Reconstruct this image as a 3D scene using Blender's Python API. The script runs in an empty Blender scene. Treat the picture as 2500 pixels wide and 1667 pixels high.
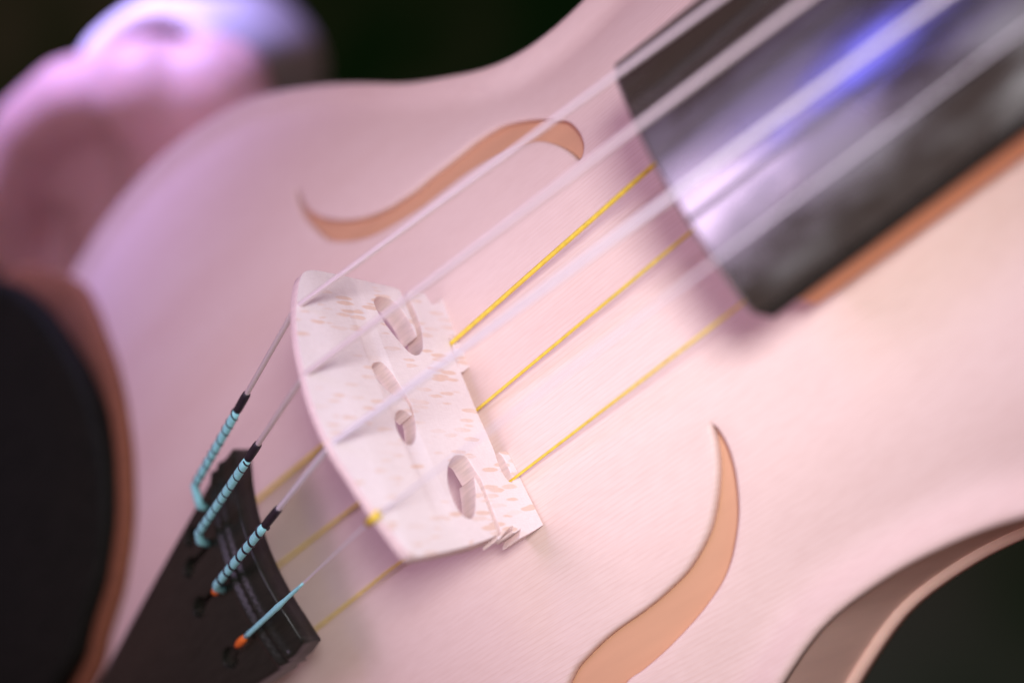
import bpy, bmesh, math, random
from mathutils import Vector, Matrix
from mathutils.geometry import delaunay_2d_cdt
from mathutils import noise as mnoise
random.seed(4)
scene = bpy.context.scene
MM = 0.001
# ---------------------------------------------------------------- camera
CAM_POS = [116.217, -80.289, 171.923]
CAM_ROT = [[0.683, 0.554683, 0.475224], [-0.393746, 0.827592, -0.40007], [-0.615204, 0.08613, 0.783649]]
cam_data = bpy.data.cameras.new("camera")
cam = bpy.data.objects.new("camera", cam_data)
scene.collection.objects.link(cam)
cam.matrix_world = Matrix.Translation(Vector(CAM_POS) * MM) @ Matrix(CAM_ROT).to_4x4()
cam_data.sensor_width = 36.0
cam_data.lens = 47.291
cam_data.clip_start = 0.005
cam_data.clip_end = 20.0
cam_data.dof.use_dof = True
cam_data.dof.focus_distance = 0.213
cam_data.dof.aperture_fstop = 4.7
scene.camera = cam
# ---------------------------------------------------------------- world, lamps, exposure
world = bpy.data.worlds.new("World")
scene.world = world
world.use_nodes = True
bg = world.node_tree.nodes["Background"]
bg.inputs[0].default_value = (0.62, 0.31, 0.30, 1)
bg.inputs[1].default_value = 0.30
scene.view_settings.view_transform = 'Standard'
scene.view_settings.look = 'None'
scene.view_settings.exposure = 0.0
scene.view_settings.gamma = 1.0
scene.view_settings.use_curve_mapping = False
scene.cycles.use_denoising = True
scene.cycles.max_bounces = 10
scene.cycles.diffuse_bounces = 6
def area(name, pos, target, size, size_y, power, color):
    d = bpy.data.lights.new(name, 'AREA')
    d.shape = 'RECTANGLE'; d.size = size * MM; d.size_y = size_y * MM
    d.energy = power; d.color = color
    o = bpy.data.objects.new(name, d)
    scene.collection.objects.link(o)
    p = Vector(pos) * MM; t = Vector(target) * MM
    o.matrix_world = Matrix.Translation(p) @ (t - p).to_track_quat('-Z', 'Y').to_matrix().to_4x4()
    return o
# soft gridded key from the scroll end: brightest around the fingerboard end, falling off to the rim
area("key_lamp", (192, -72, 212), (30, -14, 4), 64, 64, 0.060, (0.97, 0.95, 0.98)).data.spread = math.radians(44)
# lilac lamp overhead, mirrored in the fingerboard; a small blue one beside it
area("lilac_lamp", (-14, 66, 290), (10, 5, 0), 100, 170, 0.10, (0.86, 0.64, 0.96)).data.spread = math.radians(95)
area("blue_lamp", (74, 88, 290), (70, 0, 0), 50, 80, 0.07, (0.20, 0.18, 1.0))
# violet lamp beyond the far edge, aimed at the sleeve
area("violet_lamp", (25, 320, 100), (-90, 190, -56), 60, 60, 0.26, (0.50, 0.42, 1.0)).data.spread = math.radians(60)
# ---------------------------------------------------------------- materials
def mat(name):
    m = bpy.data.materials.new(name); m.use_nodes = True
    nt = m.node_tree
    return m, nt, nt.nodes["Principled BSDF"]
def N(nt, t, **kw):
    n = nt.nodes.new(t)
    for k, v in kw.items():
        if k.startswith('i_'):
            n.inputs[k[2:].replace('_', ' ')].default_value = v
        else:
            setattr(n, k, v)
    return n
def ramp(nt, fac, stops):
    r = nt.nodes.new('ShaderNodeValToRGB')
    e = r.color_ramp.elements
    e[0].position, e[0].color = stops[0][0], (*stops[0][1], 1)
    e[1].position, e[1].color = stops[-1][0], (*stops[-1][1], 1)
    for p, c in stops[1:-1]:
        q = e.new(p); q.color = (*c, 1)
    nt.links.new(fac, r.inputs[0])
    return r
def mapping(nt, scale, rot=(0, 0, 0)):
    tc = nt.nodes.new('ShaderNodeTexCoord'); mp = nt.nodes.new('ShaderNodeMapping')
    mp.inputs['Scale'].default_value = scale; mp.inputs['Rotation'].default_value = rot
    nt.links.new(tc.outputs['Object'], mp.inputs[0])
    return mp.outputs[0]
def bump(nt, b, h, strength, dist):
    n = nt.nodes.new('ShaderNodeBump')
    n.inputs['Strength'].default_value = strength; n.inputs['Distance'].default_value = dist
    nt.links.new(h, n.inputs['Height']); nt.links.new(n.outputs[0], b.inputs['Normal'])
def mul(nt, a, b, fac=1.0, mode='MULTIPLY'):
    n = nt.nodes.new('ShaderNodeMix'); n.data_type = 'RGBA'; n.blend_type = mode
    n.inputs['Factor'].default_value = fac
    nt.links.new(a, n.inputs[6]); nt.links.new(b, n.inputs[7])
    return n.outputs[2]
def spruce():
    m, nt, b = mat("white_spruce")
    v = mapping(nt, (6, 1000, 30))                       # object space is metres: y in millimetres
    w = N(nt, 'ShaderNodeTexWave', wave_type='BANDS', bands_direction='Y', wave_profile='SIN')
    w.inputs['Scale'].default_value = 0.42; w.inputs['Distortion'].default_value = 1.6
    w.inputs['Detail'].default_value = 2; w.inputs['Detail Scale'].default_value = 0.6
    nt.links.new(v, w.inputs[0])
    g = ramp(nt, w.outputs['Fac'], [(0.0, (0.80, 0.645, 0.60)), (0.6, (0.805, 0.65, 0.605)), (0.88, (0.795, 0.635, 0.585)), (1.0, (0.775, 0.60, 0.54))])
    v2 = mapping(nt, (14, 70, 60))
    n1 = N(nt, 'ShaderNodeTexNoise'); n1.inputs['Scale'].default_value = 1.0; n1.inputs['Detail'].default_value = 4
    nt.links.new(v2, n1.inputs[0])
    r1 = ramp(nt, n1.outputs['Fac'], [(0.3, (0.95, 0.91, 0.89)), (0.7, (1, 1, 1))])
    v3 = mapping(nt, (300, 2600, 1200))
    n2 = N(nt, 'ShaderNodeTexNoise'); n2.inputs['Scale'].default_value = 1.0; n2.inputs['Detail'].default_value = 3
    nt.links.new(v3, n2.inputs[0])
    r2 = ramp(nt, n2.outputs['Fac'], [(0.35, (0.95, 0.93, 0.92)), (0.6, (1, 1, 1))])
    c = mul(nt, mul(nt, g.outputs[0], r1.outputs[0]), r2.outputs[0], 0.8)
    nt.links.new(c, b.inputs['Base Color'])
    b.inputs['Roughness'].default_value = 0.62
    b.inputs['Subsurface Weight'].default_value = 0.0
    b.inputs['Subsurface Radius'].default_value = (1.0, 0.35, 0.2)
    b.inputs['Subsurface Scale'].default_value = 0.0025
    add = nt.nodes.new('ShaderNodeMath'); add.operation = 'ADD'
    nt.links.new(w.outputs['Fac'], add.inputs[0]); nt.links.new(n2.outputs['Fac'], add.inputs[1])
    bump(nt, b, add.outputs[0], 0.05, 0.0001)
    return m
def maple_bridge():
    m, nt, b = mat("pale_maple")
    tc = nt.nodes.new('ShaderNodeTexCoord')
    def noise(scale, det=2, dist=0.0, rot=0.0):
        mp = nt.nodes.new('ShaderNodeMapping'); mp.inputs['Scale'].default_value = scale
        mp.inputs['Rotation'].default_value = (rot, 0, 0)
        nt.links.new(tc.outputs['Object'], mp.inputs[0])
        n = N(nt, 'ShaderNodeTexNoise'); n.inputs['Scale'].default_value = 1; n.inputs['Detail'].default_value = det
        n.inputs['Distortion'].default_value = dist
        nt.links.new(mp.outputs[0], n.inputs[0]); return n.outputs['Fac']
    # medullary flecks: stretched cells, long along the height of the bridge
    mp = nt.nodes.new('ShaderNodeMapping'); mp.inputs['Scale'].default_value = (220, 980, 215)
    mp.inputs['Rotation'].default_value = (0.07, 0, 0)
    nz = N(nt, 'ShaderNodeTexNoise'); nz.inputs['Scale'].default_value = 500; nz.inputs['Detail'].default_value = 1
    nt.links.new(tc.outputs['Object'], nz.inputs[0])
    sc = nt.nodes.new('ShaderNodeVectorMath'); sc.operation = 'SCALE'; sc.inputs['Scale'].default_value = 0.0004
    nt.links.new(nz.outputs['Color'], sc.inputs[0])
    ad = nt.nodes.new('ShaderNodeVectorMath'); ad.operation = 'ADD'
    nt.links.new(tc.outputs['Object'], ad.inputs[0]); nt.links.new(sc.outputs[0], ad.inputs[1])
    nt.links.new(ad.outputs[0], mp.inputs[0])
    vo = N(nt, 'ShaderNodeTexVoronoi', feature='F1'); vo.inputs['Scale'].default_value = 1.0
    nt.links.new(mp.outputs[0], vo.inputs[0])
    cells = ramp(nt, vo.outputs['Distance'], [(0.36, (1, 1, 1)), (0.47, (0, 0, 0))])
    sepc = nt.nodes.new('ShaderNodeSeparateColor'); nt.links.new(vo.outputs['Color'], sepc.inputs[0])
    pick = ramp(nt, sepc.outputs[0], [(0.34, (0, 0, 0)), (0.46, (1, 1, 1))])
    fl = mul(nt, cells.outputs[0], pick.outputs[0])
    patch = ramp(nt, noise((90, 120, 90), 2), [(0.36, (0.25, 0.25, 0.25)), (0.56, (1, 1, 1))])
    fl = mul(nt, fl, patch.outputs[0])
    base = ramp(nt, noise((60, 90, 60), 3), [(0.3, (0.90, 0.83, 0.86)), (0.7, (0.93, 0.86, 0.89))])
    mix = nt.nodes.new('ShaderNodeMix'); mix.data_type = 'RGBA'
    nt.links.new(fl, mix.inputs['Factor']); nt.links.new(base.outputs[0], mix.inputs[6])
    mix.inputs[7].default_value = (0.84, 0.65, 0.57, 1)
    fine = ramp(nt, noise((4000, 900, 5200), 2), [(0.3, (0.955, 0.945, 0.945)), (0.65, (1, 1, 1))])
    fine2 = ramp(nt, noise((3000, 5200, 900), 2), [(0.3, (0.955, 0.945, 0.945)), (0.65, (1, 1, 1))])
    c = mul(nt, mul(nt, mix.outputs[2], fine.outputs[0]), fine2.outputs[0])
    nt.links.new(c, b.inputs['Base Color'])
    b.inputs['Roughness'].default_value = 0.6
    s = nt.nodes.new('ShaderNodeMath'); s.operation = 'ADD'
    nt.links.new(noise((4000, 900, 5200), 2), s.inputs[0]); nt.links.new(noise((3000, 5200, 900), 2), s.inputs[1])
    bump(nt, b, s.outputs[0], 0.25, 0.0001)
    return m
def plain(name, col, rough, var=0.1, scale=300.0, spec=0.5, metal=0.0, bmp=0.0, stretch=(1, 1, 1), sss=0.0):
    m, nt, b = mat(name)
    v = mapping(nt, tuple(scale * s for s in stretch))
    n = N(nt, 'ShaderNodeTexNoise'); n.inputs['Scale'].default_value = 1; n.inputs['Detail'].default_value = 4
    nt.links.new(v, n.inputs[0])
    r = ramp(nt, n.outputs['Fac'], [(0.3, tuple(c * (1 - var) for c in col)), (0.7, tuple(min(1, c * (1 + var)) for c in col))])
    nt.links.new(r.outputs[0], b.inputs['Base Color'])
    b.inputs['Roughness'].default_value = rough; b.inputs['Specular IOR Level'].default_value = spec
    b.inputs['Metallic'].default_value = metal
    if sss:
        b.inputs['Subsurface Weight'].default_value = sss
        b.inputs['Subsurface Radius'].default_value = (1.0, 0.3, 0.15); b.inputs['Subsurface Scale'].default_value = 0.006
    if bmp: bump(nt, b, n.outputs['Fac'], bmp, 0.0002)
    return m
def ebony(name, rough, smudge):
    m, nt, b = mat(name)
    v = mapping(nt, (120, 1500, 900))
    n = N(nt, 'ShaderNodeTexNoise'); n.inputs['Scale'].default_value = 1; n.inputs['Detail'].default_value = 4
    nt.links.new(v, n.inputs[0])
    r = ramp(nt, n.outputs['Fac'], [(0.3, (0.009, 0.012, 0.009)), (0.75, (0.020, 0.022, 0.017))])
    nt.links.new(r.outputs[0], b.inputs['Base Color'])
    v2 = mapping(nt, (60, 120, 60))
    n2 = N(nt, 'ShaderNodeTexNoise'); n2.inputs['Scale'].default_value = 1; n2.inputs['Detail'].default_value = 3
    nt.links.new(v2, n2.inputs[0])
    rr = ramp(nt, n2.outputs['Fac'], [(0.35, (rough - smudge,) * 3), (0.65, (rough + smudge,) * 3)])
    nt.links.new(rr.outputs[0], b.inputs['Roughness'])
    b.inputs['Specular IOR Level'].default_value = 0.5
    bump(nt, b, n.outputs['Fac'], 0.15, 0.0001)
    return m
M_SPRUCE = spruce()
M_BRIDGE = maple_bridge()
M_RIB = plain("rib_maple", (0.88, 0.60, 0.50), 0.55, 0.06, 60, stretch=(3, 3, 0.6), sss=0.1)
M_ADDED_PANEL = plain("added_panel_wood", (0.60, 0.335, 0.20), 0.7, 0.07, 60, stretch=(0.3, 3, 1))
M_NECK = plain("neck_wood", (0.86, 0.36, 0.16), 0.55, 0.08, 80, stretch=(0.3, 2, 2))
M_BOARD = ebony("fingerboard_ebony", 0.27, 0.13)
M_BOARD.node_tree.nodes['Principled BSDF'].inputs['Specular IOR Level'].default_value = 1.0
M_BOARD.node_tree.nodes['Principled BSDF'].inputs['IOR'].default_value = 1.9
M_TAIL = ebony("tailpiece_ebony", 0.36, 0.04)
M_TAIL.node_tree.nodes['Principled BSDF'].inputs['Specular IOR Level'].default_value = 0.35
M_REST = ebony("chin_rest_ebony", 0.6, 0.04)
M_REST.node_tree.nodes['Principled BSDF'].inputs['Specular IOR Level'].default_value = 0.06
M_SHADE = plain("brown_shade", (0.24, 0.095, 0.04), 0.85, 0.2, 500)  # brown of the painted shade along the chin rest edge
M_ENDGRAIN_SHADE = plain("maple_end_grain_shade", (0.79, 0.63, 0.61), 0.7, 0.10, 700, stretch=(0.4, 3, 3), bmp=0.3)  # end grain, with the shade of slits and cutouts put into its colour
M_YELLOW = plain("yellow_gut", (0.84, 0.62, 0.07), 0.4, 0.14, 900, sss=0.1)
M_TEAL = plain("teal_silk", (0.30, 0.74, 0.76), 0.55, 0.12, 2500, bmp=0.4)
M_BLACKSILK = plain("black_silk", (0.018, 0.014, 0.022), 0.45, 0.3, 2500, bmp=0.4)
M_ORANGE = plain("orange_silk", (0.75, 0.16, 0.02), 0.6, 0.2, 2500, bmp=0.4)
M_SKIN = plain("skin", (0.66, 0.42, 0.40), 0.5, 0.08, 120, sss=0.25)
M_CLOTH = plain("white_cuff_cloth", (0.86, 0.85, 0.93), 0.85, 0.05, 500, bmp=0.3)
def string_mat(name, col, rough, metal):
    m, nt, b = mat(name)
    v = mapping(nt, (9000, 9000, 9000))
    n = N(nt, 'ShaderNodeTexNoise'); n.inputs['Scale'].default_value = 1
    nt.links.new(v, n.inputs[0])
    r = ramp(nt, n.outputs['Fac'], [(0.3, tuple(c * .85 for c in col)), (0.7, col)])
    nt.links.new(r.outputs[0], b.inputs['Base Color'])
    b.inputs['Roughness'].default_value = rough; b.inputs['Metallic'].default_value = metal
    return m
M_STRING = string_mat("silver_string_metal", (0.88, 0.85, 0.91), 0.45, 0.4)
M_COPPER = string_mat("copper_string_metal", (0.84, 0.74, 0.74), 0.45, 0.45)
def ground_mat():
    m, nt, b = mat("dark_ground")
    v = mapping(nt, (2.2, 2.2, 2.2))
    n = N(nt, 'ShaderNodeTexNoise'); n.inputs['Scale'].default_value = 1; n.inputs['Detail'].default_value = 3
    nt.links.new(v, n.inputs[0])
    r = ramp(nt, n.outputs['Fac'], [(0.32, (0.003, 0.035, 0.005)), (0.52, (0.006, 0.055, 0.009)), (0.68, (0.08, 0.12, 0.07))])
    nt.links.new(r.outputs[0], b.inputs['Base Color'])
    b.inputs['Roughness'].default_value = 0.95; b.inputs['Specular IOR Level'].default_value = 0.1
    return m
M_GROUND = ground_mat()
# ---------------------------------------------------------------- helpers
def link(name, me, m, parent=None, smooth=True, label=None):
    o = bpy.data.objects.new(name, me)
    scene.collection.objects.link(o)
    if m: me.materials.append(m)
    if smooth: me.polygons.foreach_set('use_smooth', [True] * len(me.polygons))
    if parent: o.parent = parent
    if label: o['label'] = label
    return o
def mesh_from(name, vs, fs):
    me = bpy.data.meshes.new(name)
    me.from_pydata([(x * MM, y * MM, z * MM) for x, y, z in vs], [], fs)
    me.validate(); me.update()
    return me
def recalc(me):
    bm = bmesh.new(); bm.from_mesh(me)
    bmesh.ops.remove_doubles(bm, verts=bm.verts, dist=1e-7)
    bmesh.ops.recalc_face_normals(bm, faces=bm.faces)
    bm.to_mesh(me); bm.free()
def sharp(me, deg=40):
    a = math.radians(deg)
    bm = bmesh.new(); bm.from_mesh(me)
    for e in bm.edges:
        e.smooth = not (len(e.link_faces) == 2 and e.calc_face_angle(0) > a)
    bm.to_mesh(me); bm.free()
def catmull(pts, n, closed=True):
    out = []; L = len(pts)
    rng = range(L) if closed else range(L - 1)
    for i in rng:
        p0 = pts[(i - 1) % L] if closed or i > 0 else pts[i]
        p1 = pts[i]; p2 = pts[(i + 1) % L]
        p3 = pts[(i + 2) % L] if closed or i + 2 < L else p2
        for k in range(n):
            t = k / n
            out.append(tuple(0.5 * (2 * b + (c - a) * t + (2 * a - 5 * b + 4 * c - d) * t * t + (3 * b - a - 3 * c + d) * t ** 3)
                             for a, b, c, d in zip(p0, p1, p2, p3)))
    if not closed: out.append(pts[-1])
    return out
def resample(pts, step):
    seg = []; L = len(pts)
    tot = 0; acc = [0]
    for i in range(L):
        a, b = pts[i], pts[(i + 1) % L]
        tot += math.hypot(b[0] - a[0], b[1] - a[1]); acc.append(tot)
    n = max(8, int(tot / step)); out = []; j = 0
    for k in range(n):
        s = tot * k / n
        while acc[j + 1] < s: j += 1
        f = (s - acc[j]) / max(acc[j + 1] - acc[j], 1e-9)
        a, b = pts[j], pts[(j + 1) % L]
        out.append((a[0] + (b[0] - a[0]) * f, a[1] + (b[1] - a[1]) * f))
    return out
def parea(p): return 0.5 * sum(p[i][0] * p[(i + 1) % len(p)][1] - p[(i + 1) % len(p)][0] * p[i][1] for i in range(len(p)))
def offset(p, d):      # +d grows a counter-clockwise polygon
    if parea(p) < 0: p = p[::-1]
    L = len(p); out = []
    for i in range(L):
        a, b, c = p[(i - 1) % L], p[i], p[(i + 1) % L]
        n1 = Vector((b[1] - a[1], a[0] - b[0])); n2 = Vector((c[1] - b[1], b[0] - c[0]))
        n1.normalize(); n2.normalize(); n = n1 + n2
        if n.length < .3: n = n1
        n.normalize()
        k = d / max(n.dot(n1), 0.6)
        out.append((b[0] + n.x * k, b[1] + n.y * k))
    return out
def inside(pt, poly):
    x, y = pt; c = False; j = len(poly) - 1
    for i in range(len(poly)):
        xi, yi = poly[i]; xj, yj = poly[j]
        if (yi > y) != (yj > y) and x < (xj - xi) * (y - yi) / (yj - yi) + xi: c = not c
        j = i
    return c
def sheet(name, outline, holes, hf, thick, grid, rnd, bottom=True, hround=None):
    """A curved plate with rounded rims: CDT of outline, holes and a grid, lifted by hf, with real thickness."""
    hround = hround or rnd
    contours = [[offset(outline, -rnd), outline, 1, rnd]] + [[offset(h, hround), (h if parea(h) > 0 else h[::-1]), -1, hround] for h in holes]
    vs2 = []; edges = []; rings = []
    for inner, real, s, rr in contours:
        b = len(vs2); n = len(inner)
        vs2 += inner; edges += [(b + i, b + (i + 1) % n) for i in range(n)]
        rings.append((b, n))
    cells = set()
    for inner, real, s, rr in contours:
        for x, y in inner: cells.add((round(x / grid * 1.4), round(y / grid * 1.4)))
    xs = [p[0] for p in outline]; ys = [p[1] for p in outline]
    nx = int((max(xs) - min(xs)) / grid); ny = int((max(ys) - min(ys)) / grid)
    A = contours[0][0]; H = [c[0] for c in contours[1:]]
    for i in range(nx + 1):
        for j in range(ny + 1):
            p = (min(xs) + (i + .5 * (j % 2)) * grid, min(ys) + j * grid)
            if (round(p[0] / grid * 1.4), round(p[1] / grid * 1.4)) in cells: continue
            if inside(p, A) and not any(inside(p, h) for h in H): vs2.append(p)
    out = delaunay_2d_cdt([Vector(v) for v in vs2], edges, [], 0, 1e-5)
    ov, of, orig = out[0], out[2], out[3]
    idx = {}
    for i, os in enumerate(orig):
        for o in os: idx[o] = i
    V = [(v.x, v.y, hf(v.x, v.y)) for v in ov]; F = []
    for f in of:
        cx = sum(ov[i].x for i in f) / len(f); cy = sum(ov[i].y for i in f) / len(f)
        if inside((cx, cy), A) and not any(inside((cx, cy), h) for h in H): F.append(tuple(f))
    nt_ = len(V)
    if bottom:
        V += [(x, y, z - thick) for x, y, z in V]
        F += [tuple(i + nt_ for i in f[::-1]) for f in F]
    for (b, n), (inner, real, s, rr) in zip(rings, contours):
        prev = [idx[b + i] for i in range(n)]
        lastbot = [idx[b + i] + nt_ for i in range(n)]
        # quarter-round profile from the flat face into the wall
        for k in range(1, 4):
            a = k / 3 * math.pi / 2
            cur = []
            for i in range(n):
                t = math.sin(a)
                x = inner[i][0] + (real[i][0] - inner[i][0]) * t; y = inner[i][1] + (real[i][1] - inner[i][1]) * t
                cur.append(len(V)); V.append((x, y, hf(x, y) - min(rr, thick * .45) * (1 - math.cos(a))))
            for i in range(n):
                j = (i + 1) % n
                F.append((prev[i], cur[i], cur[j], prev[j]))
            prev = cur
        cur = []
        for i in range(n):
            cur.append(len(V)); x, y = real[i]; V.append((x, y, hf(x, y) - thick))
        for i in range(n):
            j = (i + 1) % n
            F.append((prev[i], cur[i], cur[j], prev[j]))
            if bottom: F.append((cur[i], lastbot[i], lastbot[j], cur[j]))
    me = mesh_from(name, V, F); recalc(me)
    return me
def tube(pts, r, seg=10, cap=True, rfun=None):
    V = []; F = []; n = len(pts)
    P = [Vector(p) for p in pts]
    up = Vector((0, 0, 1))
    for i, p in enumerate(P):
        t = (P[min(i + 1, n - 1)] - P[max(i - 1, 0)]).normalized()
        s = t.cross(up)
        if s.length < 1e-3: s = t.cross(Vector((0, 1, 0)))
        s.normalize(); u = s.cross(t)
        rr = rfun(i / (n - 1)) if rfun else r
        for k in range(seg):
            a = 2 * math.pi * k / seg
            V.append(tuple(p + s * (rr * math.cos(a)) + u * (rr * math.sin(a))))
    for i in range(n - 1):
        for k in range(seg):
            k2 = (k + 1) % seg
            F.append((i * seg + k, i * seg + k2, (i + 1) * seg + k2, (i + 1) * seg + k))
    if cap:
        F.append(tuple(range(seg))[::-1]); F.append(tuple((n - 1) * seg + k for k in range(seg)))
    return V, F
def lerp3(a, b, t): return tuple(x + (y - x) * t for x, y in zip(a, b))
def empty(name, loc, label, cat):
    e = bpy.data.objects.new(name, None); scene.collection.objects.link(e)
    e.empty_display_size = 0.02; e.location = loc
    e['label'] = label; e['category'] = cat
    return e
# ---------------------------------------------------------------- body outline and arching
def sinterp(xs, ys, x):
    if x<=xs[0]: return ys[0]
    if x>=xs[-1]: return ys[-1]
    for i in range(len(xs)-1):
        if x<=xs[i+1]:
            h=xs[i+1]-xs[i]; t=(x-xs[i])/h
            def m(k):
                if k==0 or k==len(xs)-1: return 0.0
                return (ys[k+1]-ys[k-1])/(xs[k+1]-xs[k-1])
            a,b=m(i)*h,m(i+1)*h
            return (2*t**3-3*t*t+1)*ys[i]+(t**3-2*t*t+t)*a+(-2*t**3+3*t*t)*ys[i+1]+(t**3-t*t)*b
# half outline of the body, bass side (+y) and treble side (-y), millimetres
BX=[-160,-159,-156,-148,-135,-120,-106,-90,-75,-59,-44,-29,-12,-1.5,6,14,24,33.5,45.5,60,80,100,125,150,172,186,193,196,197]
BY=[0,18,36,58,78,93,102,106.5,108.5,108,105,99.5,88.5,80,73.5,68,62,59,58.3,60,67,76,83,81,68,50,33,16,0]
TX=[-160,-159,-156,-148,-135,-120,-106,-90,-75,-59,-44,-29,-14,-4,5,12,20.5,29,37,49,64,80,100,125,150,172,186,193,196,197]
TY=[0,18,36,58,78,91,99,103,104,102,98,92,83,75,67.5,62,57.5,54,52.6,52.3,54.5,61,72,80,78,66,49,32,16,0]
def wid(x,y): return sinterp(BX,BY,x) if y>=0 else sinterp(TX,TY,x)
EDGE=-14.5
def height(x,y):
    w=max(wid(x,y),8.0)
    z0=-10.5*(abs(x+5)/175.0)**2.4
    s=abs(y)/max(w-5.5,1)
    t=min(s,1.0)
    z=z0+(EDGE-.9-z0)*t**2.25
    e=(abs(y)-(w-7.0))/6.0
    if e>0: z+=1.1*min(e,1)**2*(3-2*min(e,1))
    return z

BODY = resample([(x, y) for x, y in zip(BX, BY)][0:1] + [(x, wid(x, 1)) for x in [BX[0] + (BX[-1] - BX[0]) * (1 - math.cos(math.pi * i / 160)) / 2 for i in range(1, 160)]]
                + [(BX[-1], 0)] + [(x, -wid(x, -1)) for x in [BX[0] + (BX[-1] - BX[0]) * (1 + math.cos(math.pi * i / 160)) / 2 for i in range(1, 160)]], 1.6)
if parea(BODY) < 0: BODY = BODY[::-1]
# ---------------------------------------------------------------- the violin
violin = empty('violin', (0, 0, 0), "unvarnished white-wood violin with black fingerboard, pale bridge and crescent sound holes", "violin")
FH_BASS = [[-23.25, 68.68], [-22.72, 67.06], [-21.71, 62.43], [-19.69, 58.86], [-16.47, 55.17], [-12.11, 51.7], [-8.0, 49.45], [-3.82, 48.04], [-0.28, 47.47], [3.23, 47.29], [6.77, 47.61], [11.94, 47.69], [17.0, 48.04], [20.2, 47.83], [23.35, 47.04], [27.94, 44.19], [31.5, 41.18], [34.08, 38.68], [35.7, 36.81], [36.74, 34.88], [37.51, 32.23], [37.6, 29.73], [36.97, 28.23], [35.89, 27.41], [34.82, 30.02], [33.32, 32.86], [31.35, 35.66], [29.72, 37.38], [27.98, 38.7], [24.93, 40.18], [21.19, 41.46], [17.69, 42.24], [13.73, 42.68], [10.98, 42.73], [7.48, 42.75], [3.94, 42.74], [0.45, 43.12], [-3.09, 43.71], [-6.67, 44.47], [-10.19, 45.78], [-13.61, 47.75], [-16.97, 50.28], [-18.85, 52.43], [-20.51, 55.54], [-22.11, 59.22], [-23.06, 62.44], [-23.42, 65.65]]
FH_TREB = [[-6.93, -42.15], [-3.71, -41.21], [-0.25, -40.43], [3.36, -39.93], [6.7, -39.69], [10.08, -39.32], [13.64, -38.7], [17.41, -37.85], [20.83, -36.48], [24.16, -34.74], [26.62, -32.9], [29.06, -30.72], [31.26, -28.42], [33.07, -25.92], [34.26, -23.77], [34.86, -22.28], [35.28, -23.39], [35.15, -25.56], [34.4, -27.96], [33.05, -30.53], [31.3, -33.07], [29.47, -35.23], [27.09, -37.46], [24.49, -39.59], [21.76, -41.32], [18.84, -42.61], [15.65, -43.78], [11.75, -44.95], [7.18, -46.15], [2.84, -46.96], [-0.59, -47.44], [-6, -50.8], [-12, -55], [-17, -60.5], [-20.5, -66.5], [-22.5, -72], [-23.4, -68], [-22.5, -60], [-19.5, -53], [-15.5, -48], [-11, -44.6]]
fb = resample(catmull(FH_BASS, 4), 0.7)
ft = resample(catmull(FH_TREB, 4), 0.7)
link('top_plate', sheet('top_plate', BODY, [fb, ft], height, 2.6, 2.2, 1.3, True, 0.6), M_SPRUCE, violin)
# panel added close under the sound holes so they don't go dark, ribs, back
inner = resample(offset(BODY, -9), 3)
link('added_panel', sheet('added_panel', inner, [], lambda x, y: height(x, y) - 1.75, 1.5, 6, .5), M_ADDED_PANEL, violin)
def ribs():
    o = resample(offset(BODY, -1.5), 2.2); i = offset(o, -1.3); n = len(o)
    V = []; F = []
    for z0, z1, ring in ((EDGE - 1.2, -47.5, o), (EDGE - 1.2, -47.5, i)):
        for p in ring: V.append((p[0], p[1], z0))
        for p in ring: V.append((p[0], p[1], z1))
    for k in range(n):
        j = (k + 1) % n
        F += [(k, j, n + j, n + k), (2 * n + j, 2 * n + k, 3 * n + k, 3 * n + j), (k, 2 * n + k, 2 * n + j, j), (n + k, n + j, 3 * n + j, 3 * n + k)]
    me = mesh_from('ribs', V, F); recalc(me); sharp(me, 50); return me
link('ribs', ribs(), M_RIB, violin)
link('back_plate', sheet('back_plate', resample(BODY, 3), [], lambda x, y: -47.4 - 0.0 * x, 3.4, 7, 1.2), M_RIB, violin)
# ---- fingerboard and neck
def prism_x(name, prof_fn, xs):
    rings = [prof_fn(x) for x in xs]; n = len(rings[0]); V = []; F = []
    for x, r in zip(xs, rings): V += [(x, y, z) for y, z in r]
    for i in range(len(xs) - 1):
        for k in range(n):
            j = (k + 1) % n
            F.append((i * n + k, i * n + j, (i + 1) * n + j, (i + 1) * n + k))
    F.append(tuple(range(n))); F.append(tuple((len(xs) - 1) * n + k for k in range(n)))
    me = mesh_from(name, V, F); recalc(me); sharp(me, 35); return me
def board_prof(x):
    w = 21.3 - (x - 57.8) * 0.034; zc = 23.7 - 0.085 * (x - 57.8); R = 55.0
    e = 0.5 if x > 58.1 else 0.0
    if x < 58.0: w -= .5; zc -= .45
    top = []
    for k in range(25):
        y = -w + 2 * w * k / 24
        z = zc - y * y / (2 * R)
        edge = min(1, (w - abs(y)) / 1.2)
        z -= 0.55 * (1 - edge) ** 2
        top.append((y, z))
    zb = zc - 10.0 + (.4 if x < 58 else 0)
    b = [(w - .1, zb + .5), (w - .7, zb), (w * .5, zb + 1.2), (0, zb + 1.8), (-w * .5, zb + 1.2), (-w + .7, zb), (-w + .1, zb + .5)]
    return top + b
fbd = link('fingerboard', prism_x('fingerboard', board_prof, [57.6, 58.15, 60, 80, 110, 150, 200, 260, 325]), M_BOARD, violin)
def neck_prof(x):
    w = 19.6 - (x - 60) * 0.03; zc = 23.7 - 0.085 * (x - 57.8)
    zb = zc - 21.0
    if x < 60.6: w -= .6
    o = []
    for k in range(17):
        a = math.pi * k / 16
        o.append((w * math.cos(a) if abs(math.cos(a)) < .999 else math.copysign(w, math.cos(a)), zb + 2.0 - 2.2 * math.sin(a)))
    return [(w, zc - 9.9)] + o + [(-w, zc - 9.9)]
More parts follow.
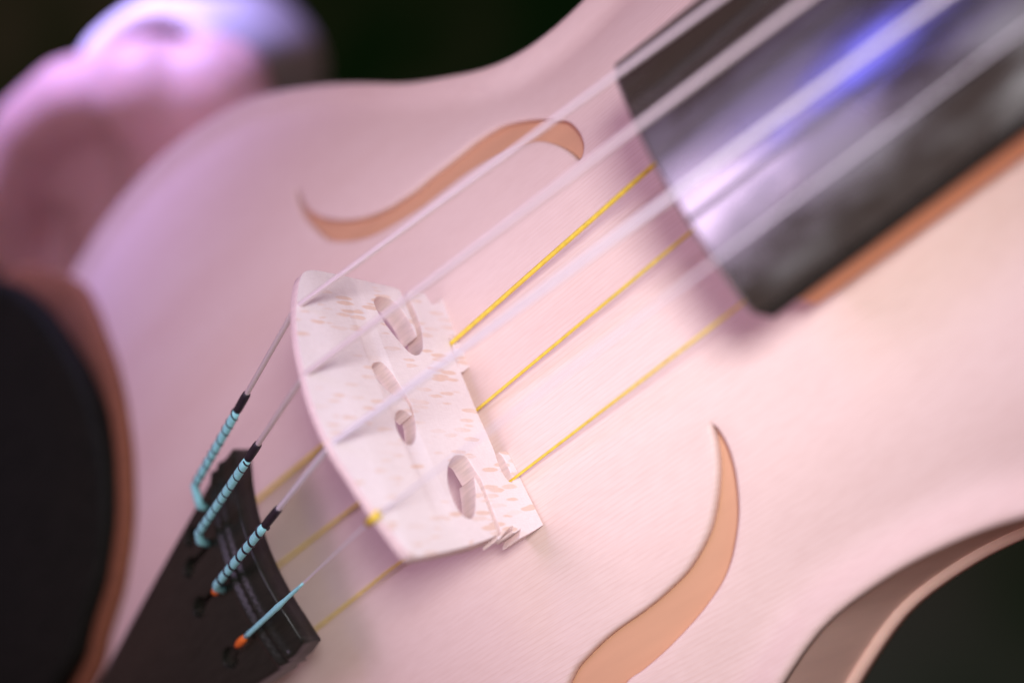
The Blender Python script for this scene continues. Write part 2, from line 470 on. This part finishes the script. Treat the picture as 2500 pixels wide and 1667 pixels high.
link('neck', prism_x('neck', neck_prof, [60.2, 60.9, 75, 100, 150, 200, 260, 325]), M_NECK, violin)
fbd.data.materials.append(M_REST)
for p in fbd.data.polygons:
    if p.normal.z < 0.55: p.material_index = 1
# ---- bridge
OUT = [[19.82, 32.75], [22.99, 30.88], [24.7, 29.29], [25.35, 27.72], [25.5, 25.92], [25.23, 21.61], [24.69, 15.9], [24.16, 10.43], [23.9, 8.99], [23.16, 8.68], [20.99, 8.71], [18.65, 8.84], [16.34, 8.96], [14.34, 9.52], [15.65, 9.71], [17.72, 9.81], [19.42, 10.4], [20.85, 11.22], [21.65, 12.41], [21.78, 14.25], [21.22, 15.62], [20.07, 16.32], [17.94, 16.25], [15.76, 15.6], [13.41, 14.52], [11.74, 13.62], [10.83, 12.9], [10.5, 11.72], [11.08, 10.35], [12.18, 9.28], [14.54, 8.13], [16.47, 7.51], [19.02, 7.26], [21.36, 7.18], [22.99, 7.19], [23.85, 5.64], [23.85, 3.36], [23.49, 2.68], [22.38, 2.45], [21.72, 2.19], [21.62, 1.47], [22.49, -0.2], [23.37, -1.84], [23.23, -2.93], [22.22, -3.01], [20.21, -2.74], [17.11, -2.17], [13.39, -1.45], [9.53, -0.68], [9.1, -0.43], [7.69, 2.45], [9.56, 2.27], [11.88, 1.9], [14.24, 1.36], [14.89, 1.21], [14.65, 1.61], [13.34, 2.12], [10.79, 2.51], [7.39, 2.62], [4.39, 2.78], [0.94, 2.96], [-1.86, 3.04], [-4.43, 3.01], [-7.37, 3.11], [-9.31, 3.45], [-11.62, 3.45], [-12.85, 3.01], [-13.09, 2.23], [-12.49, 1.55], [-11.45, 1.54], [-9.71, 1.52], [-8.34, 1.73], [-7.68, 2.26], [-7.44, 1.45], [-7.52, 0.08], [-8.46, -0.18], [-11.08, -0.26], [-14.37, -0.32], [-17.81, -0.52], [-20.65, -0.66], [-21.13, -0.36], [-22.92, 5.8], [-22.78, 6.37], [-22.02, 5.74], [-21.14, 4.85], [-21.49, 5.26], [-22.03, 7.01], [-21.64, 7.47], [-21.06, 6.66], [-20.86, 6.9], [-21.68, 8.79], [-22.83, 10.96], [-22.88, 11.37], [-22.28, 11.21], [-21.92, 10.41], [-20.83, 9.91], [-18.48, 9.82], [-15.18, 9.59], [-12.59, 9.35], [-11.54, 9.67], [-10.03, 10.03], [-8.6, 10.43], [-8.14, 11.63], [-8.33, 13.17], [-9.44, 14.83], [-11.09, 16.21], [-13.25, 17.22], [-15.41, 17.58], [-17.62, 17.43], [-18.93, 16.54], [-19.06, 15.21], [-17.76, 13.7], [-15.19, 12.08], [-13.37, 11.22], [-12.27, 10.78], [-12.2, 10.54], [-13.39, 10.35], [-15.79, 10.43], [-19.06, 10.75], [-21.33, 10.89], [-21.93, 11.1], [-22.36, 11.74], [-23.37, 16.99], [-24.01, 21.92], [-24.46, 26.56], [-24.68, 29.24], [-24.46, 30.6], [-23.89, 31.34], [-22.33, 32.2], [-20.58, 32.95], [-16.26, 34.88], [-11.19, 36.47], [-8.3, 37.51], [-5.22, 38.08], [-1.23, 38.26], [2.31, 38.07], [4.47, 37.72], [8.13, 37.0], [11.51, 36.17], [15.38, 34.83], [17.78, 33.75]]
HEART = [[7.58, 22.97], [8.32, 22.25], [8.58, 21.23], [8.44, 20.26], [6.76, 19.19], [4.47, 18.52], [2.57, 18.02], [0.85, 17.85], [-1.06, 18.24], [-3.33, 19.02], [-5.2, 20.14], [-6.17, 21.27], [-6.36, 22.27], [-5.78, 22.86], [-4.14, 23.26], [-2.29, 22.95], [-0.78, 22.0], [-0.19, 20.89], [-0.27, 19.94], [-0.71, 19.35], [-1.15, 18.93], [-0.88, 18.56], [0.07, 18.48], [1.78, 18.61], [2.24, 19.65], [2.82, 21.17], [4.1, 22.32], [5.97, 22.96]]
def bridge():
    cu = bpy.data.curves.new('bridge_outline', 'CURVE'); cu.dimensions = '2D'; cu.fill_mode = 'BOTH'
    for P in (OUT, HEART):
        pts = catmull([tuple(p) for p in P], 3)
        sp = cu.splines.new('POLY'); sp.points.add(len(pts) - 1); sp.use_cyclic_u = True
        for q, p in zip(sp.points, pts): q.co = (p[0], p[1], 0, 1)
    cu.extrude = 0.90; cu.bevel_depth = 0.10; cu.bevel_resolution = 1; cu.offset = -0.10
    ob = bpy.data.objects.new('tmp', cu); scene.collection.objects.link(ob)
    dg = bpy.context.evaluated_depsgraph_get()
    me = bpy.data.meshes.new_from_object(ob.evaluated_get(dg)); bpy.data.objects.remove(ob)
    for v in me.vertices:
        y, z, w = v.co
        k = 0.5 + w / 2
        xf = 2.2 - 0.04 * z; xb = -2.3 + 0.047 * z
        v.co = ((xb + (xf - xb) * k) * MM, y * MM, z * MM)
    me.materials.clear()
    bm = bmesh.new(); bm.from_mesh(me); bmesh.ops.remove_doubles(bm, verts=bm.verts, dist=1e-6)
    bmesh.ops.recalc_face_normals(bm, faces=bm.faces); bm.to_mesh(me); bm.free()
    sharp(me, 30)
    return me
br = link('bridge', bridge(), M_BRIDGE, violin)
br.data.materials.append(M_ENDGRAIN_SHADE)
for p in br.data.polygons:
    if abs(p.normal.x) < 0.5: p.material_index = 1
# ---- tailpiece
def tail_axis(x): return -1.3 + (x + 39) * 0.075
def tail_w(x): return sinterp([-150, -125, -100, -75, -57, -45, -38.4], [6.5, 8.2, 10.8, 14.3, 16.9, 18.7, 18.4], x)
def tail_h(x, y):
    v = y - tail_axis(x)
    z = 20.8 + (x + 39) * 0.20 - v * v / 84.0 * 1.0
    d = x + 44.6                       # saddle ridges across the strings
    for c, a, s in ((1.2, 1.0, 0.75), (-1.3, 1.15, 0.8)):
        z += a * math.exp(-((d - c) / s) ** 2)
    z -= 0.35 * math.exp(-((d) / 0.45) ** 2)
    return z
xs_t = [-150 + 111.6 * k / 60 for k in range(61)]
t_out = [(x, tail_axis(x) - tail_w(x)) for x in xs_t] + [(-38.0 + .9 * math.cos(k / 9 * math.pi) * 0 - 0.35 * math.sin(math.pi * k / 10), tail_axis(-38) - 18.0 + 36.0 * k / 10) for k in range(1, 10)] + [(x, tail_axis(x) + tail_w(x)) for x in xs_t[::-1]]
t_out = resample(t_out, 0.9)
TAIL_END = [(-50.2, 10.0), (-52.2, 4.9), (-52.2, -2.8), (-50.0, -13.6)]
slots = []
for ex, ey in TAIL_END:
    ex -= 1.5
    slots.append([(ex + 2.2, ey - .45), (ex + 2.2, ey + .45), (ex - 3.0, ey + .55), (ex - 4.2, ey + 1.5), (ex - 6.2, ey + 1.7), (ex - 7.6, ey + .7), (ex - 7.8, ey), (ex - 7.6, ey - .7), (ex - 6.2, ey - 1.7), (ex - 4.2, ey - 1.5), (ex - 3.0, ey - .55)])
link('tailpiece', sheet('tailpiece', t_out, [resample(catmull(s, 3), .45) for s in slots], tail_h, 4.2, 0.75, 0.5, True, .2), M_TAIL, violin)
# ---- chin rest
CH = [[-103.09, 106.49], [-95.47, 96.24], [-91.34, 87.23], [-88.65, 78.66], [-86.21, 69.72], [-84.97, 61.06], [-85.07, 54.16], [-85.65, 47.69], [-87.06, 41.81], [-90.11, 33.67], [-93.16, 28.88], [-96.94, 24.49], [-101.09, 20.29], [-109.3, 14.94], [-118.75, 8.86]]
ch_out = [tuple(p) for p in CH] + [(-150, 3), (-163, 22), (-166, 60), (-160, 95), (-140, 116), (-118, 118)]
ch_out = resample(catmull(ch_out, 4), 1.6)
if parea(ch_out) < 0: ch_out = ch_out[::-1]
shade_out = resample(offset(ch_out, -0.2), 2)
ch_out = resample(offset(ch_out, -4.4), 1.6)
def ch_h(x, y):
    d = math.hypot((x + 125) / 40, (y - 62) / 50)
    return 2.0 + 5.0 * min(d, 1.3) ** 2 - 4.0
link('chin_rest', sheet('chin_rest', ch_out, [], ch_h, 5.0, 3, 2.0), M_REST, violin)
# ---- playing strings
STR = [[[0.3, 18.1, 33.08], [76.15, 15.46, 22.57]], [[0.3, 5.59, 37.04], [85.99, 5.43, 25.18]], [[0.3, -6.19, 37.24], [98.12, -5.28, 23.7]], [[0.3, -17.9, 34.44], [100.22, -13.07, 20.61]]]
NUTY = [10.5, 4.2, -2.2, -8.2]
RAD = [0.44, 0.46, 0.46, 0.17]
WRAP = [[0.442, 0.546, 1.0], [0.391, 0.49, 1.0], [0.41, 0.536, 1.0], [0.502, 0.502, 1.0]]
random.seed(11)
NAMES = ["playing string nearest the chin rest, dark sleeve and teal silk blurred at the tail end", "second playing string with dark sleeve and narrow black bands on its teal silk",
         "third playing string with violet sleeve and bold black spiral on teal silk", "thinnest playing string with plain teal silk and a yellow bead at the bridge"]
def helix(a, b, r, rad, turns, seg=6, ph=0.0):
    A, B = Vector(a), Vector(b); t = (B - A).normalized(); s = t.cross(Vector((0, 0, 1))).normalized(); u = s.cross(t)
    n = int(turns * 18); pts = []
    for i in range(n + 1):
        f = i / n; g = f + 0.012 * math.sin(17 * f + ph)
        an = 2 * math.pi * turns * f + ph
        pts.append(tuple(A + (B - A) * min(max(g, 0), 1) + s * (r * math.cos(an)) + u * (r * math.sin(an))))
    return tube(pts, rad, seg)
for k in range(4):
    B, Fp = STR[k]
    slope = (B[2] - Fp[2]) / Fp[0]; sy = (Fp[1] - B[1]) / Fp[0]
    r = RAD[k]
    far = (255, B[1] + sy * 255, B[2] - slope * 255)
    tx, ty = TAIL_END[k]
    tz = tail_h(-45.5, ty) + 0.35
    # tail end runs straight from bridge crown to the saddle and on into its slot
    end = [[-47.52, 14.88, 19.5], [-48.05, 5.92, 21.6], [-47.82, -3.95, 21.6], [-48.2, -13.64, 19.0]][k]
    bz = B[2] + r * .2
    Bp = (0.1, B[1], bz)
    mid_up = lerp3(Bp, far, 0.006); mid_dn = lerp3(Bp, end, 0.03)
    pts = [far, lerp3(Bp, far, .5), lerp3(Bp, far, .2), mid_up, Bp, mid_dn, lerp3(Bp, end, .5), end]
    V, F = tube(pts, r, 14)
    me = mesh_from('string', V, F); recalc(me)
    s = link('string', me, M_COPPER if k < 2 else M_STRING, violin, label=NAMES[k])
    s0, s1, s2 = WRAP[k]
    dirv = (Vector(end) - Vector(Bp)).normalized()
    dip = tuple(Vector(end) + Vector((-1.6, (-3.0, -0.8, 0, 0)[k], -1.1))); dip2 = tuple(Vector(dip) + Vector((-1.2, 0, -3.0)))
    wr = 0.74 if k < 3 else 0.36
    p1 = lerp3(Bp, end, s1); 
    if k < 3:
        p0 = lerp3(Bp, end, s0)
        V, F = tube([lerp3(p0, p1, t) for t in (0, .06, .2, .5, .8, .97, 1)], r, 14, rfun=lambda t: (0.42 if t in (0.0, 1.0) else 0.60 + .12 * math.sin(math.pi * min(1, t * 1.0))))
        link('sleeve', mesh_from('sleeve', V, F), M_BLACKSILK, s)
    mid = [lerp3(p1, end, t / 14) for t in range(15)]
    J = [random.uniform(-.04, .05) for _ in range(20)]
    if k == 3:
        V, F = tube(mid, wr, 12, rfun=lambda t: 0.20 + 0.26 * min(1, t * 2.2) + 0.10 * math.exp(-((t - .42) / .08) ** 2) + J[int(t * 14)] * .7)
    else:
        V, F = tube(mid + [lerp3(end, dip, .6), dip, dip2], wr, 14, rfun=lambda t: wr * (1.0 if t > .03 else .8) + J[int(t * 14)] * .5)
    link('silk_winding', mesh_from('silk_winding', V, F), M_TEAL, s)
    if k < 3:
        turns = (9, 9.5, 7.5)[k]
        V, F = helix(p1, end, wr - .02, (0.14, 0.13, 0.24)[k], turns, 6, k * 1.7)
        link('spiral_thread', mesh_from('spiral_thread', V, F), M_BLACKSILK, s)
    if k >= 2:
        o0 = end if k == 3 else lerp3(end, dip, .9)
        o1 = tuple(Vector(o0) + Vector((-4.2, 0.2, -1.3))) if k == 3 else tuple(Vector(o0) + Vector((-2.2, 0, -1.2)))
        V, F = tube([o0, lerp3(o0, o1, .3), lerp3(o0, o1, .7), o1], .62, 12, rfun=lambda t: .45 + .3 * math.sin(math.pi * t))
        link('ball_end', mesh_from('ball_end', V, F), M_ORANGE, s)
    if k == 3:
        c = lerp3(Bp, end, -0.0)
        a = (1.3, c[1] + .0, c[2] - .02); b2 = lerp3(Bp, end, .035)
        V, F = tube([a, Bp, b2], .62, 14, rfun=lambda t: .62)
        link('bead', mesh_from('bead', V, F), M_YELLOW, s)
# ---- three thin yellow strings running low over the top
for y0, ya, yb, yc, rr in ((13.6, 11.5, 14.8, 15.0, .40), (1.0, -0.7, 1.4, 1.6, .27), (-12.6, -14.2, -12.2, -13.3, .24)):
    y2 = y0
    P = [(88, ya + (ya - y0) * .35, 9.5), (57, ya, 7.6), (2.0, y0, 1.6), (-2.4, y0, 1.5), (-30, yb - (0) , 0.9), (-62, yc, 1.0), (-85, yc, 2.0)]
    V, F = tube(P, rr, 10)
    o = link('drone_string', mesh_from('drone_string', V, F), M_YELLOW, violin)
shade_strip = sheet('rest_shade_strip', shade_out, [], lambda x, y: max(height(x, y), EDGE) + 2.2 if abs(y) < wid(x, y) + 2 else EDGE + 2.2, 2.0, 4, 1.2)  # added brown strip standing in for the shade beside the chin rest
link('rest_shade_strip', shade_strip, M_SHADE, violin)
# ---------------------------------------------------------------- person's hand and cuff
def blob_chain(bm, pts):
    for (p, r), (q, s) in zip(pts[:-1], pts[1:]):
        d = (Vector(q) - Vector(p)).length; n = max(1, int(d / (min(r, s) * .35)))
        for i in range(n + 1):
            c = lerp3(p, q, i / n); rr = r + (s - r) * i / n
            bmesh.ops.create_icosphere(bm, subdivisions=2, radius=rr * MM, matrix=Matrix.Translation(Vector(c) * MM))
bm = bmesh.new()
blob_chain(bm, [((-129, 239, -148), 24), ((-107, 199, -98), 19), ((-89, 166, -57), 15.5), ((-82, 154, -42), 15.5)])
blob_chain(bm, [((-80, 153, -44), 14.5), ((-78, 143, -54), 13.5), ((-86, 150, -49), 14.5), ((-96, 150, -56), 15), ((-104, 140, -62), 12)])
blob_chain(bm, [((-70, 148, -54), 16), ((-95, 142, -60), 17), ((-98, 160, -52), 12), ((-124, 160, -52), 12), ((-108, 156, -64), 14), ((-124, 154, -64), 13), ((-112, 148, -66), 16), ((-130, 146, -62), 14), ((-150, 146, -66), 12), ((-124, 160, -60), 14), ((-149, 160, -62), 13), ((-163, 158, -66), 12)])
# index finger, bent along the edge of the lower bout
blob_chain(bm, [((-84, 158, -43), 13), ((-103, 168, -36), 12), ((-121, 170, -34), 11.5), ((-138, 165, -36), 11), ((-153, 157, -43), 10), ((-158, 146, -56), 8)])
# other fingers curl under the back, thumb reaches along it
blob_chain(bm, [((-108, 146, -58), 11), ((-122, 126, -66), 9.5), ((-118, 100, -66), 8.5), ((-108, 84, -62), 7.5)])
blob_chain(bm, [((-98, 142, -62), 11), ((-104, 118, -70), 9.5), ((-98, 92, -68), 8.5), ((-90, 76, -62), 7.5)])
blob_chain(bm, [((-84, 142, -62), 10), ((-84, 116, -70), 8.5), ((-78, 94, -67), 7.5), ((-72, 82, -61.5), 6.5)])
blob_chain(bm, [((-76, 146, -56), 12), ((-64, 124, -64), 10.5), ((-54, 104, -66), 9), ((-50, 88, -61), 8)])
me = bpy.data.meshes.new('person'); bm.to_mesh(me); bm.free()
tmp = bpy.data.objects.new('tmp', me); scene.collection.objects.link(tmp)
rm = tmp.modifiers.new('r', 'REMESH'); rm.mode = 'VOXEL'; rm.voxel_size = 0.0022
sm = tmp.modifiers.new('s', 'SMOOTH'); sm.iterations = 12; sm.factor = .5
me2 = bpy.data.meshes.new_from_object(tmp.evaluated_get(bpy.context.evaluated_depsgraph_get()))
bpy.data.objects.remove(tmp)
me2.name = 'person'
person = link('person', me2, M_SKIN)
person['label'] = "person's blurred hand coming out of a white cuff to hold the violin's far lower edge"
person['category'] = "person"
def sleeve():
    path = [(-86, 161, -50), (-87, 163, -53), (-91, 169, -61), (-99, 184, -79), (-111, 206, -107), (-131, 242, -152)]
    P = [(path[0], 17.0), (path[0], 22.0), (path[1], 24.0), (path[2], 24.5), (path[3], 24.5), (path[4], 25), (path[5], 27)]
    outp = []
    V = []; F = []; seg = 40
    axis = (Vector(path[3]) - Vector(path[0])).normalized(); s = axis.cross(Vector((0, 0, 1))).normalized(); u = s.cross(axis)
    rings = [(path[2], 16.2)] + P
    for c, r in rings:
        for k in range(seg):
            a = 2 * math.pi * k / seg; rr = r * (1 + .03 * math.sin(3 * a + 1) + .02 * math.sin(5 * a))
            V.append(tuple(Vector(c) + s * (rr * math.cos(a)) + u * (rr * math.sin(a))))
    for i in range(len(rings) - 1):
        for k in range(seg):
            j = (k + 1) % seg
            F.append((i * seg + k, i * seg + j, (i + 1) * seg + j, (i + 1) * seg + k))
    me = mesh_from('sleeve_cuff', V, F); recalc(me); return me
link('sleeve_cuff', sleeve(), M_CLOTH, person)
# ---------------------------------------------------------------- ground far below
V = []; F = []; n = 40
for i in range(n + 1):
    for j in range(n + 1):
        x = -4000 + 8000 * i / n; y = -4000 + 8000 * j / n
        V.append((x, y, -620 + 26 * mnoise.noise(Vector((x / 500, y / 500, 0)))))
for i in range(n):
    for j in range(n):
        a = i * (n + 1) + j; F.append((a, a + n + 1, a + n + 2, a + 1))
g = link('ground', mesh_from('ground', V, F), M_GROUND)
g['kind'] = 'structure'
